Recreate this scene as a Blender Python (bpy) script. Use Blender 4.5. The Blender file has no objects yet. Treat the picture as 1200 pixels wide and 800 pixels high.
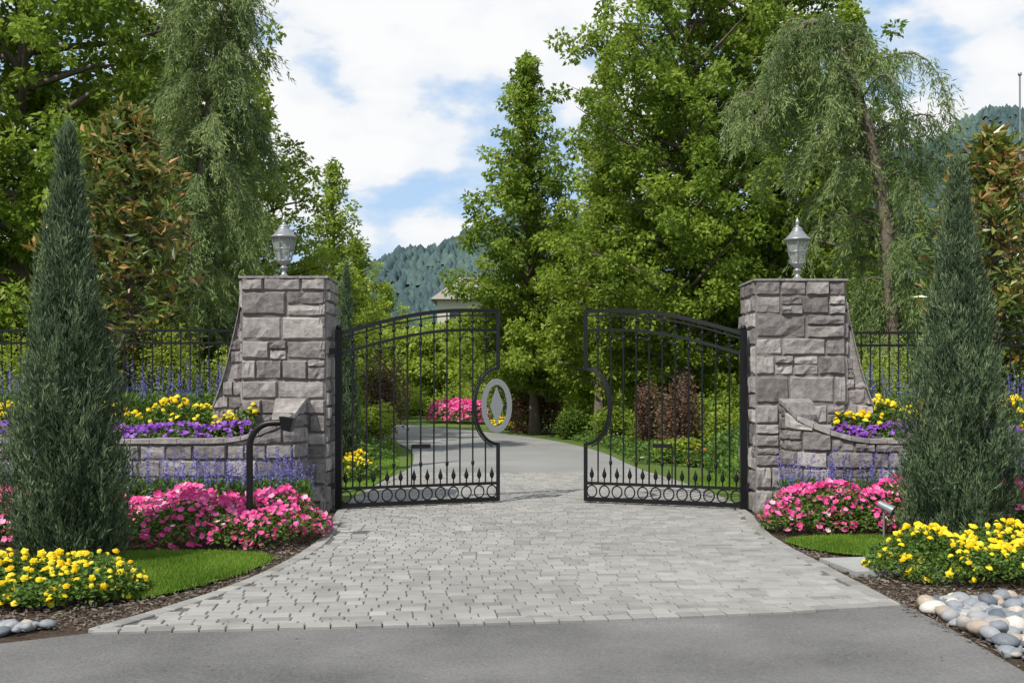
import bpy, math, numpy as np
rng=np.random.default_rng(11)
U=rng.uniform
scene=bpy.context.scene
# ---------------------------------------------------------------- mesh builder
class MB:
    def __init__(s): s.v=[];s.t=[];s.f=[];s.n=0
    def add(s,v,f,mat=0,tint=.5,smooth=False):
        v=np.asarray(v,float).reshape(-1,3); f=np.asarray(f,np.int64)
        if len(v)==0: return
        t=np.full(len(v),float(tint)) if np.isscalar(tint) else np.asarray(tint,float)
        s.v.append(v); s.t.append(t); s.f.append((f+s.n,mat,smooth)); s.n+=len(v)
    def obj(s,name,mats,parent=None):
        me=bpy.data.meshes.new(name)
        v=np.concatenate(s.v); t=np.concatenate(s.t)
        idx=np.concatenate([f.ravel() for f,_,_ in s.f])
        tot=np.concatenate([np.full(len(f),f.shape[1]) for f,_,_ in s.f])
        mi=np.concatenate([np.full(len(f),m) for f,m,_ in s.f])
        sm=np.concatenate([np.full(len(f),q) for f,_,q in s.f])
        start=np.concatenate([[0],np.cumsum(tot)[:-1]])
        me.vertices.add(len(v)); me.vertices.foreach_set('co',v.astype(np.float32).ravel())
        me.loops.add(len(idx)); me.loops.foreach_set('vertex_index',idx.astype(np.int32))
        me.polygons.add(len(tot)); me.polygons.foreach_set('loop_start',start.astype(np.int32))
        me.polygons.foreach_set('material_index',mi.astype(np.int32))
        me.polygons.foreach_set('use_smooth',sm.astype(bool))
        a=me.attributes.new('tint','FLOAT','POINT'); a.data.foreach_set('value',t.astype(np.float32))
        for m in mats: me.materials.append(m)
        me.update(calc_edges=True)
        o=bpy.data.objects.new(name,me); scene.collection.objects.link(o)
        if parent: o.parent=parent
        return o
def empty(name,loc=(0,0,0)):
    e=bpy.data.objects.new(name,None); e.empty_display_size=.2; scene.collection.objects.link(e); return e
def unit(a): return a/np.maximum(np.linalg.norm(a,axis=-1,keepdims=True),1e-9)
def leaves(mb,c,L,W,mat=0,tint=.5,d=None,up=.6,fold=.12):
    c=np.asarray(c,float); n=len(c)
    if n==0: return
    if d is None: d=rng.normal(size=(n,3))*[1,1,.6]
    d=unit(d); L=(np.ones(n)*L)[:,None]; W=(np.ones(n)*W)[:,None]
    nn=rng.normal(size=(n,3)); nn[:,2]+=up*2
    sd=unit(np.cross(d,nn)); nn=unit(np.cross(sd,d))
    v=np.stack([c,c+d*L*.45+sd*W/2+nn*fold*W,c+d*L,c+d*L*.45-sd*W/2+nn*fold*W],1).reshape(-1,3)
    f=np.arange(4*n).reshape(-1,4)
    t=np.repeat(np.ones(n)*tint,4)
    mb.add(v,f,mat,t)
def scatter(mb,TV,TF,pos,sc,nrm=None,mat=0,tint=.5,smooth=False):
    n=len(pos); TV=np.asarray(TV,float); TF=np.asarray(TF)
    if nrm is None: nrm=np.tile([0,0,1.],(n,1))
    nrm=unit(nrm); a=unit(np.cross(nrm,rng.normal(size=(n,3)))); b=np.cross(nrm,a)
    sc=np.asarray(sc,float); sc=np.tile(sc.reshape(-1,1),(1,3)) if sc.ndim<2 else sc
    if len(sc)==1: sc=np.tile(sc,(n,1))
    q=TV[None]*sc[:,None,:]
    v=q[...,0:1]*a[:,None]+q[...,1:2]*b[:,None]+q[...,2:3]*nrm[:,None]+pos[:,None]
    f=(TF[None]+(np.arange(n)*len(TV))[:,None,None]).reshape(-1,TF.shape[1])
    mb.add(v.reshape(-1,3),f,mat,np.repeat(np.ones(n)*tint,len(TV)),smooth)
def tube(mb,p,r,seg=6,mat=0,tint=.5,smooth=True,closed=False):
    p=np.asarray(p,float); n=len(p); r=np.ones(n)*r
    T=np.gradient(p,axis=0)
    if closed: T=np.roll(p,-1,0)-np.roll(p,1,0)
    T=unit(T); ref=np.array([0.013,1,0.02]) if abs(T[:,1]).mean()<.8 else np.array([1,.01,.02])
    A=unit(np.cross(T,ref)); B=np.cross(T,A)
    th=np.arange(seg)*2*np.pi/seg+np.pi/seg
    v=p[:,None]+r[:,None,None]*(np.cos(th)[None,:,None]*A[:,None]+np.sin(th)[None,:,None]*B[:,None])
    f=[]
    m=n if closed else n-1
    for i in range(m):
        j=(i+1)%n
        for k in range(seg): f.append((i*seg+k,i*seg+(k+1)%seg,j*seg+(k+1)%seg,j*seg+k))
    mb.add(v.reshape(-1,3),f,mat,tint,smooth)
    if not closed:
        mb.add(v[0],[list(range(seg))],mat,tint); mb.add(v[-1],[list(range(seg))],mat,tint)
BF=[(0,3,2,1),(4,5,6,7),(0,1,5,4),(1,2,6,5),(2,3,7,6),(3,0,4,7)]
def hexa(mb,P,mat=0,tint=.5): mb.add(P,BF,mat,tint)
def box(mb,c,s,rz=0,mat=0,tint=.5):
    x,y,z=[q/2 for q in s]
    P=np.array([(-x,-y,-z),(x,-y,-z),(x,y,-z),(-x,y,-z),(-x,-y,z),(x,-y,z),(x,y,z),(-x,y,z)])
    c_,s_=math.cos(rz),math.sin(rz)
    P=P@np.array([[c_,s_,0],[-s_,c_,0],[0,0,1]])+np.array(c); hexa(mb,P,mat,tint)
def lathe(mb,prof,seg,c,mat=0,smooth=True,tint=.5,rot=0):
    th=np.arange(seg)*2*np.pi/seg+rot
    v=np.array([[(c[0]+r*math.cos(t),c[1]+r*math.sin(t),c[2]+z) for t in th] for r,z in prof])
    f=[(i*seg+k,i*seg+(k+1)%seg,(i+1)*seg+(k+1)%seg,(i+1)*seg+k) for i in range(len(prof)-1) for k in range(seg)]
    mb.add(v.reshape(-1,3),f,mat,tint,smooth)
def inpoly(P,poly):
    x,y=P[:,0],P[:,1]; r=np.zeros(len(P),bool); n=len(poly)
    for i in range(n):
        x1,y1=poly[i]; x2,y2=poly[(i+1)%n]
        if y1==y2: continue
        r^=((y1>y)!=(y2>y))&(x<(x2-x1)*(y-y1)/(y2-y1)+x1)
    return r
def polydist(P,poly):
    d=np.full(len(P),1e9)
    for i in range(len(poly)):
        a=np.array(poly[i]);b=np.array(poly[(i+1)%len(poly)]);ab=b-a
        t=np.clip(((P-a)@ab)/(ab@ab),0,1); d=np.minimum(d,np.linalg.norm(P-(a+t[:,None]*ab),axis=1))
    return d
def sample(poly,n):
    q=np.array(poly); lo,hi=q.min(0),q.max(0); out=[];k=0
    while k<n:
        P=U(lo,hi,(n*2,2)); P=P[inpoly(P,poly)]; out.append(P);k+=len(P)
    return np.concatenate(out)[:n]
# ---------------------------------------------------------------- materials
def newmat(name):
    m=bpy.data.materials.new(name); m.use_nodes=True; nt=m.node_tree
    for n in list(nt.nodes): nt.nodes.remove(n)
    return m,nt,nt.nodes,nt.links
def ramp(N,stops):
    r=N.new('ShaderNodeValToRGB'); e=r.color_ramp.elements
    while len(e)<len(stops): e.new(.5)
    for el,(p,c) in zip(e,stops): el.position=p; el.color=(*c,1)
    return r
def tintmat(name,stops,rough=.6,tr=0.0,spec=.3,noise=0,bump=0,nscale=20,metal=0):
    m,nt,N,Lk=newmat(name)
    at=N.new('ShaderNodeAttribute'); at.attribute_name='tint'
    rp=ramp(N,stops); src=at.outputs['Fac']
    tc=N.new('ShaderNodeTexCoord')
    nz=None
    if noise or bump:
        nz=N.new('ShaderNodeTexNoise'); nz.inputs['Scale'].default_value=nscale; nz.inputs['Detail'].default_value=6
        Lk.new(tc.outputs['Object'],nz.inputs['Vector'])
    if noise:
        ma=N.new('ShaderNodeMath'); ma.operation='MULTIPLY_ADD'; ma.inputs[1].default_value=noise; 
        Lk.new(nz.outputs['Fac'],ma.inputs[0]); 
        sb=N.new('ShaderNodeMath'); sb.operation='SUBTRACT'; sb.inputs[1].default_value=noise*.5
        Lk.new(src,sb.inputs[0]); Lk.new(sb.outputs[0],ma.inputs[2]); src=ma.outputs[0]
    Lk.new(src,rp.inputs[0])
    b=N.new('ShaderNodeBsdfPrincipled'); b.inputs['Roughness'].default_value=rough; b.inputs['Metallic'].default_value=metal
    b.inputs['Specular IOR Level'].default_value=spec
    Lk.new(rp.outputs[0],b.inputs['Base Color'])
    if bump:
        bp=N.new('ShaderNodeBump'); bp.inputs['Strength'].default_value=bump; bp.inputs['Distance'].default_value=.02
        Lk.new(nz.outputs['Fac'],bp.inputs['Height']); Lk.new(bp.outputs[0],b.inputs['Normal'])
    o=N.new('ShaderNodeOutputMaterial'); out=b.outputs[0]
    if tr:
        t=N.new('ShaderNodeBsdfTranslucent'); mx=N.new('ShaderNodeMixShader'); mx.inputs[0].default_value=tr
        Lk.new(rp.outputs[0],t.inputs[0]); Lk.new(out,mx.inputs[1]); Lk.new(t.outputs[0],mx.inputs[2]); out=mx.outputs[0]
    Lk.new(out,o.inputs[0]); return m
def noisemat(name,stops,scale,rough=.9,bump=.3,scale2=60,mix2=.5,dist=.01):
    m,nt,N,Lk=newmat(name); tc=N.new('ShaderNodeTexCoord')
    a=N.new('ShaderNodeTexNoise'); a.inputs['Scale'].default_value=scale; a.inputs['Detail'].default_value=8
    c=N.new('ShaderNodeTexNoise'); c.inputs['Scale'].default_value=scale2; c.inputs['Detail'].default_value=5; c.inputs['Roughness'].default_value=.7
    Lk.new(tc.outputs['Object'],a.inputs['Vector']); Lk.new(tc.outputs['Object'],c.inputs['Vector'])
    mx=N.new('ShaderNodeMix'); mx.data_type='FLOAT'; mx.inputs[0].default_value=mix2
    Lk.new(a.outputs['Fac'],mx.inputs[2]); Lk.new(c.outputs['Fac'],mx.inputs[3])
    rp=ramp(N,stops); Lk.new(mx.outputs[0],rp.inputs[0])
    b=N.new('ShaderNodeBsdfPrincipled'); b.inputs['Roughness'].default_value=rough; b.inputs['Specular IOR Level'].default_value=.25
    Lk.new(rp.outputs[0],b.inputs['Base Color'])
    bp=N.new('ShaderNodeBump'); bp.inputs['Strength'].default_value=bump; bp.inputs['Distance'].default_value=dist
    Lk.new(c.outputs['Fac'],bp.inputs['Height']); Lk.new(bp.outputs[0],b.inputs['Normal'])
    o=N.new('ShaderNodeOutputMaterial'); Lk.new(b.outputs[0],o.inputs[0]); return m
G=lambda *a:a
M_leaf =tintmat('leaf_green',[(0,G(.055,.10,.012)),(.5,G(.17,.26,.028)),(1,G(.33,.43,.06))],.5,.5)
M_leafL=tintmat('leaf_light',[(0,G(.12,.18,.02)),(.5,G(.28,.375,.045)),(1,G(.44,.53,.09))],.5,.5)
M_leafD=tintmat('leaf_dark',[(0,G(.04,.075,.014)),(.5,G(.11,.18,.026)),(1,G(.21,.31,.045))],.5,.45)
M_mag  =tintmat('magnolia_leaf',[(0,G(.035,.07,.018)),(.45,G(.14,.20,.035)),(.6,G(.22,.23,.045)),(.8,G(.32,.20,.06)),(1,G(.42,.24,.08))],.3,.3,.6)
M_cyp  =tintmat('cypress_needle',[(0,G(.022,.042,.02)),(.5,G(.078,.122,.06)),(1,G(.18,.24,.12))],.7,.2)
M_weep =tintmat('weeping_needle',[(0,G(.06,.10,.032)),(.5,G(.165,.235,.08)),(1,G(.31,.39,.15))],.6,.4)
M_burg =tintmat('burgundy_leaf',[(0,G(.05,.022,.018)),(.5,G(.13,.07,.05)),(1,G(.24,.16,.09))],.5,.35)
M_haze =tintmat('conifer_far_hazed',[(0,G(.030,.056,.062)),(.5,G(.052,.090,.092)),(1,G(.090,.138,.115))],.9)  # aerial haze painted into the base colour: conifer green shifted to blue
M_bark =tintmat('bark',[(0,G(.07,.055,.045)),(1,G(.20,.165,.13))],.9,noise=1.2,bump=.6,nscale=12)
M_bed  =tintmat('flower_leaf',[(0,G(.03,.07,.012)),(.5,G(.10,.18,.03)),(1,G(.19,.30,.06))],.5,.35)
M_grass=tintmat('grass_blade',[(0,G(.07,.14,.012)),(.5,G(.15,.27,.025)),(1,G(.27,.39,.06))],.5,.4)
M_pink =tintmat('petunia_petal',[(0,G(.5,.02,.16)),(.4,G(.80,.07,.32)),(.75,G(.88,.2,.48)),(1,G(.92,.6,.72))],.6,.3)
M_yel  =tintmat('marigold_petal',[(0,G(.75,.45,.0)),(.5,G(.86,.66,.01)),(1,G(.9,.76,.08))],.6,.2)
M_pur  =tintmat('purple_petal',[(0,G(.12,.03,.26)),(.5,G(.25,.07,.45)),(1,G(.42,.2,.6))],.6,.25)
M_salv =tintmat('salvia_floret',[(0,G(.07,.06,.25)),(.5,G(.17,.16,.48)),(1,G(.34,.33,.66))],.6,.25)
M_white=tintmat('white_petal',[(0,G(.7,.7,.65)),(1,G(.85,.85,.82))],.5,.2)
M_oran =tintmat('orange_petal',[(0,G(.7,.12,.01)),(1,G(.8,.3,.03))],.5,.2)
M_stone=tintmat('granite_block',[(0,G(.125,.112,.108)),(.35,G(.195,.178,.172)),(.65,G(.255,.234,.225)),(1,G(.35,.324,.308))],.9,noise=1.3,bump=.9,nscale=16)
M_mort =tintmat('mortar',[(0,G(.13,.12,.11)),(1,G(.21,.195,.18))],.95,noise=.8,bump=.4,nscale=40)
M_pav  =tintmat('paver_block',[(0,G(.175,.168,.158)),(.5,G(.255,.247,.234)),(1,G(.335,.325,.308))],.85,noise=.8,bump=.3,nscale=5)
M_river=tintmat('river_stone',[(0,G(.10,.11,.13)),(.35,G(.21,.23,.255)),(.6,G(.31,.31,.305)),(.8,G(.34,.265,.20)),(1,G(.50,.48,.44))],.6,noise=.35,nscale=40,bump=.25)
M_iron =tintmat('black_iron',[(0,G(.004,.004,.005)),(1,G(.010,.010,.011))],.4,spec=.3)
M_steel=tintmat('brushed_metal',[(0,G(.22,.23,.24)),(1,G(.32,.33,.34))],.4,metal=.5,noise=.3,nscale=30)
M_lamp =tintmat('lantern_metal',[(0,G(.18,.19,.19)),(1,G(.38,.39,.39))],.4,metal=.6,noise=.5,nscale=40)
M_asph =noisemat('asphalt',[(.36,G(.085,.084,.082)),(.44,G(.125,.122,.119)),(.52,G(.16,.156,.152)),(.58,G(.185,.18,.175)),(.68,G(.26,.252,.245))],.9,.85,.9,55,.42,.012)
M_drive=noisemat('driveway_asphalt',[(.36,G(.19,.19,.186)),(.64,G(.28,.277,.27))],.5,.85,.3,60,.4,.006)
M_soil =noisemat('bed_soil',[(.36,G(.04,.026,.017)),(.5,G(.095,.065,.043)),(.66,G(.19,.14,.10))],6,.95,1,45,.7,.06)
M_lawn =noisemat('lawn',[(.35,G(.06,.13,.015)),(.5,G(.11,.21,.02)),(.65,G(.18,.30,.04))],1.2,.9,.6,90,.5,.03)
M_field=noisemat('ground',[(.35,G(.05,.09,.018)),(.5,G(.09,.14,.025)),(.65,G(.13,.18,.045))],.2,.95,.6,20,.5,.05)
M_conc =noisemat('concrete',[(.35,G(.25,.25,.245)),(.65,G(.35,.35,.34))],3,.85,.2,80,.4,.004)
M_sand =noisemat('joint_sand',[(.35,G(.08,.075,.067)),(.65,G(.14,.13,.115))],3,.95,.3,120,.5,.004)
M_wall =noisemat('house_wall',[(.3,G(.45,.42,.36)),(.7,G(.52,.49,.43))],2,.9)
M_roof =noisemat('house_roof',[(.3,G(.2,.18,.17)),(.7,G(.3,.27,.25))],3,.9)
M_win  =tintmat('window_glass',[(0,G(.02,.03,.04)),(1,G(.03,.04,.05))],.1,spec=.8)
def glassmat():
    m,nt,N,Lk=newmat('lantern_glass')
    a=N.new('ShaderNodeBsdfTransparent'); a.inputs[0].default_value=(.9,.92,.9,1)
    b=N.new('ShaderNodeBsdfPrincipled'); b.inputs['Base Color'].default_value=(.62,.65,.63,1); b.inputs['Roughness'].default_value=.12
    x=N.new('ShaderNodeMixShader'); x.inputs[0].default_value=.3
    o=N.new('ShaderNodeOutputMaterial'); Lk.new(a.outputs[0],x.inputs[1]); Lk.new(b.outputs[0],x.inputs[2]); Lk.new(x.outputs[0],o.inputs[0]); return m
M_glass=glassmat()
# ---------------------------------------------------------------- ground sheets
def sheet(name,poly,z,mat,grid=0):
    me=bpy.data.meshes.new(name); me.from_pydata([(x,y,z) for x,y in poly],[],[list(range(len(poly)))]); me.materials.append(mat)
    o=bpy.data.objects.new(name,me); scene.collection.objects.link(o); return o
def smooth_poly(pts,it=2):
    p=[np.array(q,float) for q in pts]
    for _ in range(it):
        n=[]
        for i in range(len(p)):
            a,b=p[i],p[(i+1)%len(p)]; n+= [a*.75+b*.25,a*.25+b*.75]
        p=n
    return [tuple(q) for q in p]
def chaikin(pts,it=2):
    p=[np.array(q,float) for q in pts]
    for _ in range(it):
        n=[p[0]]
        for a,b in zip(p[:-1],p[1:]): n+=[a*.75+b*.25,a*.25+b*.75]
        n.append(p[-1]); p=n
    return p
sheet('ground',[(-900,-300),(900,-300),(900,900),(-900,900)],0,M_field)
sheet('bed_soil',[(-30,5.0),(-2.4,5.4),(-1.2,6.2),(-1.2,11.9),(-30,11.9)],.006,M_soil)
sheet('bed_soil',[(1.7,3.0),(30,.5),(30,11.9),(1.7,11.9)],.006,M_soil)
road=[(-60,-40),(60,-40),(60,.9),(6,1.6),(3.3,3.2),(2.75,4.4),(2.6,5.2),(2.62,6.3),(2.6,6.9),(1.2,7.0),(-1.5,6.6),(-2.42,6.04),(-2.9,5.75),(-5,5.4),(-12,5.1),(-60,5)]
sheet('road',road,.012,M_asph)
front=chaikin([(-2.45,6.02),(-1.4,6.12),(.2,6.28),(1.5,6.5),(2.5,6.74)],2)
left=chaikin([(-2.45,6.02),(-2.06,6.95),(-1.82,8.0),(-1.72,9.4),(-1.86,10.8),(-1.98,12.0),(-1.95,14),(-1.75,16.8)],2)
right=chaikin([(2.5,6.74),(2.46,8.0),(2.4,9.4),(2.5,10.6),(2.66,11.6),(2.62,14),(2.2,16.8)],2)
pv=[tuple(p) for p in front]+[tuple(p) for p in right[1:]]+[tuple(p) for p in left[::-1]][:-1]
sheet('paver_bedding',pv,.018,M_sand)
mb=MB()
pw,pd=.145,.108; y=5.9; row=0
def paver(cx,cy,w,d,rz,h,t):
    w2,d2=w/2-.003,d/2-.003; bv=.006
    P=[]
    for (sx,sy) in ((-1,-1),(1,-1),(1,1),(-1,1)): P.append((sx*w2,sy*d2,.0))
    for (sx,sy) in ((-1,-1),(1,-1),(1,1),(-1,1)): P.append((sx*w2,sy*d2,h-bv))
    for (sx,sy) in ((-1,-1),(1,-1),(1,1),(-1,1)): P.append((sx*(w2-bv),sy*(d2-bv),h+U(-.0015,.0015)))
    P=np.array(P); c_,s_=math.cos(rz),math.sin(rz)
    P=P@np.array([[c_,s_,0],[-s_,c_,0],[0,0,1]])+np.array([cx,cy,.0])
    F=[(8,9,10,11)]+[(i,(i+1)%4,4+(i+1)%4,4+i) for i in range(4)]+[(4+i,4+(i+1)%4,8+(i+1)%4,8+i) for i in range(4)]
    mb.add(P,F,0,t)
tl=math.radians(6)
cand=[]
while y<17.5:
    x=-2.9+(row%2)*pw/2+U(-.03,.03)
    while x<3.2:
        w=pw*rng.choice([.8,1.0,1.0,1.1,1.25]); x+=w/2
        cand.append((x,y+math.tan(tl)*x*max(0,1-(y-6)/5),w)); x+=w/2
    y+=pd; row+=1
cand=np.array(cand); ok=inpoly(cand[:,:2],pv); dd=polydist(cand[:,:2],pv); cand=cand[ok&(dd>.05)]
for cx,cy,w in cand:
    fy=max(0,1-(cy-6)/5)
    t=np.clip(rng.normal(.5,.15)+.12*math.sin(cx*1.3+cy*.7)*math.sin(cy*1.1),0,1)
    paver(cx,cy+U(-.002,.002),w,pd*.985,math.atan(math.tan(tl)*fy)+U(-.014,.014),.027+U(-.002,.003),t)
def border(path,h):
    P=np.array(path); s=np.concatenate([[0],np.cumsum(np.linalg.norm(np.diff(P,axis=0),axis=1))])
    u=.07
    while u<s[-1]:
        x=np.interp(u,s,P[:,0]);yy=np.interp(u,s,P[:,1]);x2=np.interp(u+.05,s,P[:,0]);y2=np.interp(u+.05,s,P[:,1])
        paver(x,yy,.150,.11,math.atan2(y2-yy,x2-x),h+U(-.001,.002),np.clip(rng.normal(.42,.16),0,1)); u+=.153
border(front,.032); border(left,.032); border(right,.032)
mb.obj('paver_driveway',[M_pav])
rl=chaikin([(-1.8,16.7),(-1.75,18.5),(-2.3,23.5),(-4.0,29),(-7.5,35),(-14,41),(-30,46)],3)
rr=chaikin([(2.25,16.7),(2.1,18.5),(1.95,22),(1.0,27),(-1.2,32),(-4.4,37.5),(-12,45),(-30,52)],3)
def strip(name,a,b,z,mat):
    n=len(a); me=bpy.data.meshes.new(name); a=np.array(a);b=np.array(b)
    me.from_pydata([(p[0],p[1],z) for p in a]+[(p[0],p[1],z) for p in b],[],[(i,i+1,n+i+1,n+i) for i in range(n-1)]); me.materials.append(mat)
    o=bpy.data.objects.new(name,me); scene.collection.objects.link(o)
strip('asphalt_drive',rl,rr,.024,M_drive)
def lawn(poly,z,n,bl=.045,soft=True):
    poly=smooth_poly(poly,2) if soft else poly
    mb=MB(); mb.add([(x,y,z) for x,y in poly],[list(range(len(poly)))],1)
    P=sample(poly,n); e=polydist(P,poly); P=P+rng.normal(size=P.shape)*.02*(e<.06)[:,None]; c=np.c_[P,np.full(n,z)-.01*(e<.03)]
    d=rng.normal(size=(n,3))*[.35,.35,.1]+[0,0,1]
    leaves(mb,c,U(.6,1.1,n)*bl,.006,0,np.clip(.5+.25*rng.normal(size=n)+.25*np.sin(P[:,0]*5)*np.sin(P[:,1]*4),0,1),d,0)
    return mb.obj('lawn',[M_grass,M_lawn])
lawn([(-3.7,8.8),(-2.0,8.75),(-1.98,8.1),(-2.2,7.4),(-2.6,6.7),(-3.4,7.5)],.03,42000)
lawn([(2.52,9.75),(2.55,8.95),(3.1,8.5),(5.5,8.45),(5.5,9.6)],.03,40000)
lawn([(-6,13.2),(-2.1,13.0),(-1.9,17),(-2.3,21),(-4.3,26.5),(-9,26)],.012,45000,.06)
lawn([(2.75,13.2),(9,13.2),(9,17.5),(2.7,17.0)],.012,40000,.06)
mb=MB(); box(mb,(2.86,8.12,.03),(.6,.62,.04),.15); box(mb,(3.25,7.95,.032),(.25,.5,.04),.1)
mb.obj('stepping_slab',[M_conc])
S=lambda t:np.clip(t,0,1)**2*(3-2*np.clip(t,0,1))
def hz(x,y): return .78*S((abs(x-.35)-2.95)/.5)*(1-S((y-15)/8))
for sgn in (-1,1):
    xs=np.r_[np.linspace(2.4,4.4,24),np.linspace(4.8,30,20)]*sgn+.35; ys=np.r_[np.linspace(11.62,24,40)]
    V=[(x,y,float(hz(x,y))-.02) for y in ys for x in xs]; n=len(xs)
    F=[(j*n+i,j*n+i+1,(j+1)*n+i+1,(j+1)*n+i) for j in range(len(ys)-1) for i in range(n-1)]
    mb=MB(); mb.add(V,F,0,.5,True)
    x0,x1=(-30,-2.55) if sgn<0 else (3.2,30)
    mb.add([(x0,11.1,.76),(x1,11.1,.76),(x1,11.7,.76),(x0,11.7,.76)],[(0,1,2,3)],1)
    # low ground cover on the bank
    n=34000; x=.35+sgn*U(2.95,6.5,n); y=U(12.4,21,n); z=hz(x,y)
    leaves(mb,np.c_[x,y,z+U(-.02,.12,n)],U(.05,.10,n),.045,2,np.clip(rng.normal(.5,.2,n)+.2*np.sin(x*3)*np.sin(y*2.3),0,1),rng.normal(size=(n,3))*[1,1,.5]+[0,0,.5],.4)
    mb.obj('terrace_bank',[M_lawn,M_soil,M_bed])
# ---------------------------------------------------------------- stone work
def stones(mb,pos,length,ztop,z0,zmax,rows=(.13,.27),wid=(.18,.46),g=.004):
    z=z0
    while z<zmax:
        h=U(*rows); 
        if zmax-(z+h)<.1: h=zmax-z
        u=-U(0,.1)
        while u<length:
            w=U(*wid)*U(.75,1.3); u0=max(u,0); u1=min(u+w,length)
            if length-u1<.08: u1=length
            cells=[(z,z+h)]
            if h>.2 and U()<.42: q=U(.35,.65); cells=[(z,z+h*q),(z+h*q,z+h)]
            for a,b in cells:
                if u1-u0<.03: continue
                nu,nz=7,5; us=np.linspace(u0+g,u1-g,nu); tp=U(.05,.95); base=U(.015,.048); tl=rng.normal(0,.008,2)
                V=[]
                if ztop((u0+u1)/2)-a<.03: continue
                for i,uu in enumerate(us):
                    zt=min(b,ztop(uu)); zt=max(zt,a+.012)
                    zs=np.linspace(a+g,zt-(g if zt-a>.03 else 0),nz)
                    for j,zz in enumerate(zs):
                        x,y,nx,ny=pos(uu); e=(i in(0,nu-1)) or (j in(0,nz-1))
                        d=-.012 if e else base+rng.normal(0,.007)+tl[0]*(i-3)*.5+tl[1]*(j-2)*.5
                        if not e and (i in(1,nu-2) or j in(1,nz-2)): d-=.006
                        V.append((x+nx*d,y+ny*d,zz))
                V=np.array(V).reshape(nu,nz,3)
                for i_,s_ in ((1,0),(nu-2,nu-1)):
                    for j in range(1,nz-1):
                        x,y,nx,ny=pos(us[s_]); dd_=base-.006+rng.normal(0,.005); uo=V[s_,j]; k2=2 if i_==1 else nu-3
                        V[i_,j]=[x+nx*dd_+(V[k2,j,0]-uo[0])*.15,y+ny*dd_+(V[k2,j,1]-uo[1])*.15,V[i_,j,2]]
                for j_,s_ in ((1,0),(nz-2,nz-1)):
                    for i in range(1,nu-1): V[i,j_,2]=V[i,s_,2]*.78+V[i,2,2]*.22
                V[1:-1,1:-1,2]+=rng.normal(0,.004,(nu-2,nz-2))
                F=[(i*nz+j,(i+1)*nz+j,(i+1)*nz+j+1,i*nz+j+1) for i in range(nu-1) for j in range(nz-1)]
                mb.add(V.reshape(-1,3),F,0,tp)
            u+=w
        z+=h
def linpos(a,b,n):
    a=np.array(a,float);b=np.array(b,float);L=np.linalg.norm(b-a);t=(b-a)/L
    return (lambda u:(a[0]+t[0]*u,a[1]+t[1]*u,n[0],n[1])),L
def pillar(name,x0,x1,y0,y1,H,sgn):
    mb=MB(); box(mb,((x0+x1)/2,(y0+y1)/2,H/2),(x1-x0,y1-y0,H),0,1)
    for a,b,n in (((x0,y0),(x1,y0),(0,-1)),((x1,y0),(x1,y1),(1,0)),((x1,y1),(x0,y1),(0,1)),((x0,y1),(x0,y0),(-1,0))):
        p,L=linpos(a,b,n); stones(mb,p,L,lambda u:H,0,H,(.15,.36),(.2,.55))
    nx=3
    for i in range(nx):
        w=(x1-x0+.07)/nx; box(mb,(x0-.035+w*(i+.5),(y0+y1)/2,H+.010),(w-.008,y1-y0+.07,.024),0,0,U(.4,.7))
    X=x0 if sgn<0 else x1; Lw=.34
    f=lambda u:1.0+1.50*(1-min(u/Lw,1)*.70)**1.7
    yf,yb=y0+.06,y1-.1; us=np.linspace(0,Lw,16)
    for a,b in zip(us[:-1],us[1:]):
        P=[(X+sgn*a,yf,0),(X+sgn*b,yf,0),(X+sgn*b,yb,0),(X+sgn*a,yb,0),(X+sgn*a,yf,f(a)),(X+sgn*b,yf,f(b)),(X+sgn*b,yb,f(b)),(X+sgn*a,yb,f(a))]
        hexa(mb,P,0,.55)
        o=.045; Q=[]
        for dz in (.003,.04): Q+=[(X+sgn*a,yf-o,f(a)+dz),(X+sgn*b,yf-o,f(b)+dz),(X+sgn*b,yb+o,f(b)+dz),(X+sgn*a,yb+o,f(a)+dz)]
        hexa(mb,Q,0,.5)
    for yy,nn in ((yf,(0,-1)),(yb,(0,1))):
        stones(mb,lambda u,yy=yy,nn=nn:(X+sgn*u,yy,nn[0],nn[1]),Lw,f,0,2.6,(.13,.24),(.12,.24))
    mb.obj(name,[M_stone,M_mort])
pillar('stone_pillar',-3.06,-2.11,11.6,12.28,2.67,-1)
pillar('stone_pillar',2.76,3.77,11.6,12.28,2.64,1)
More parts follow.
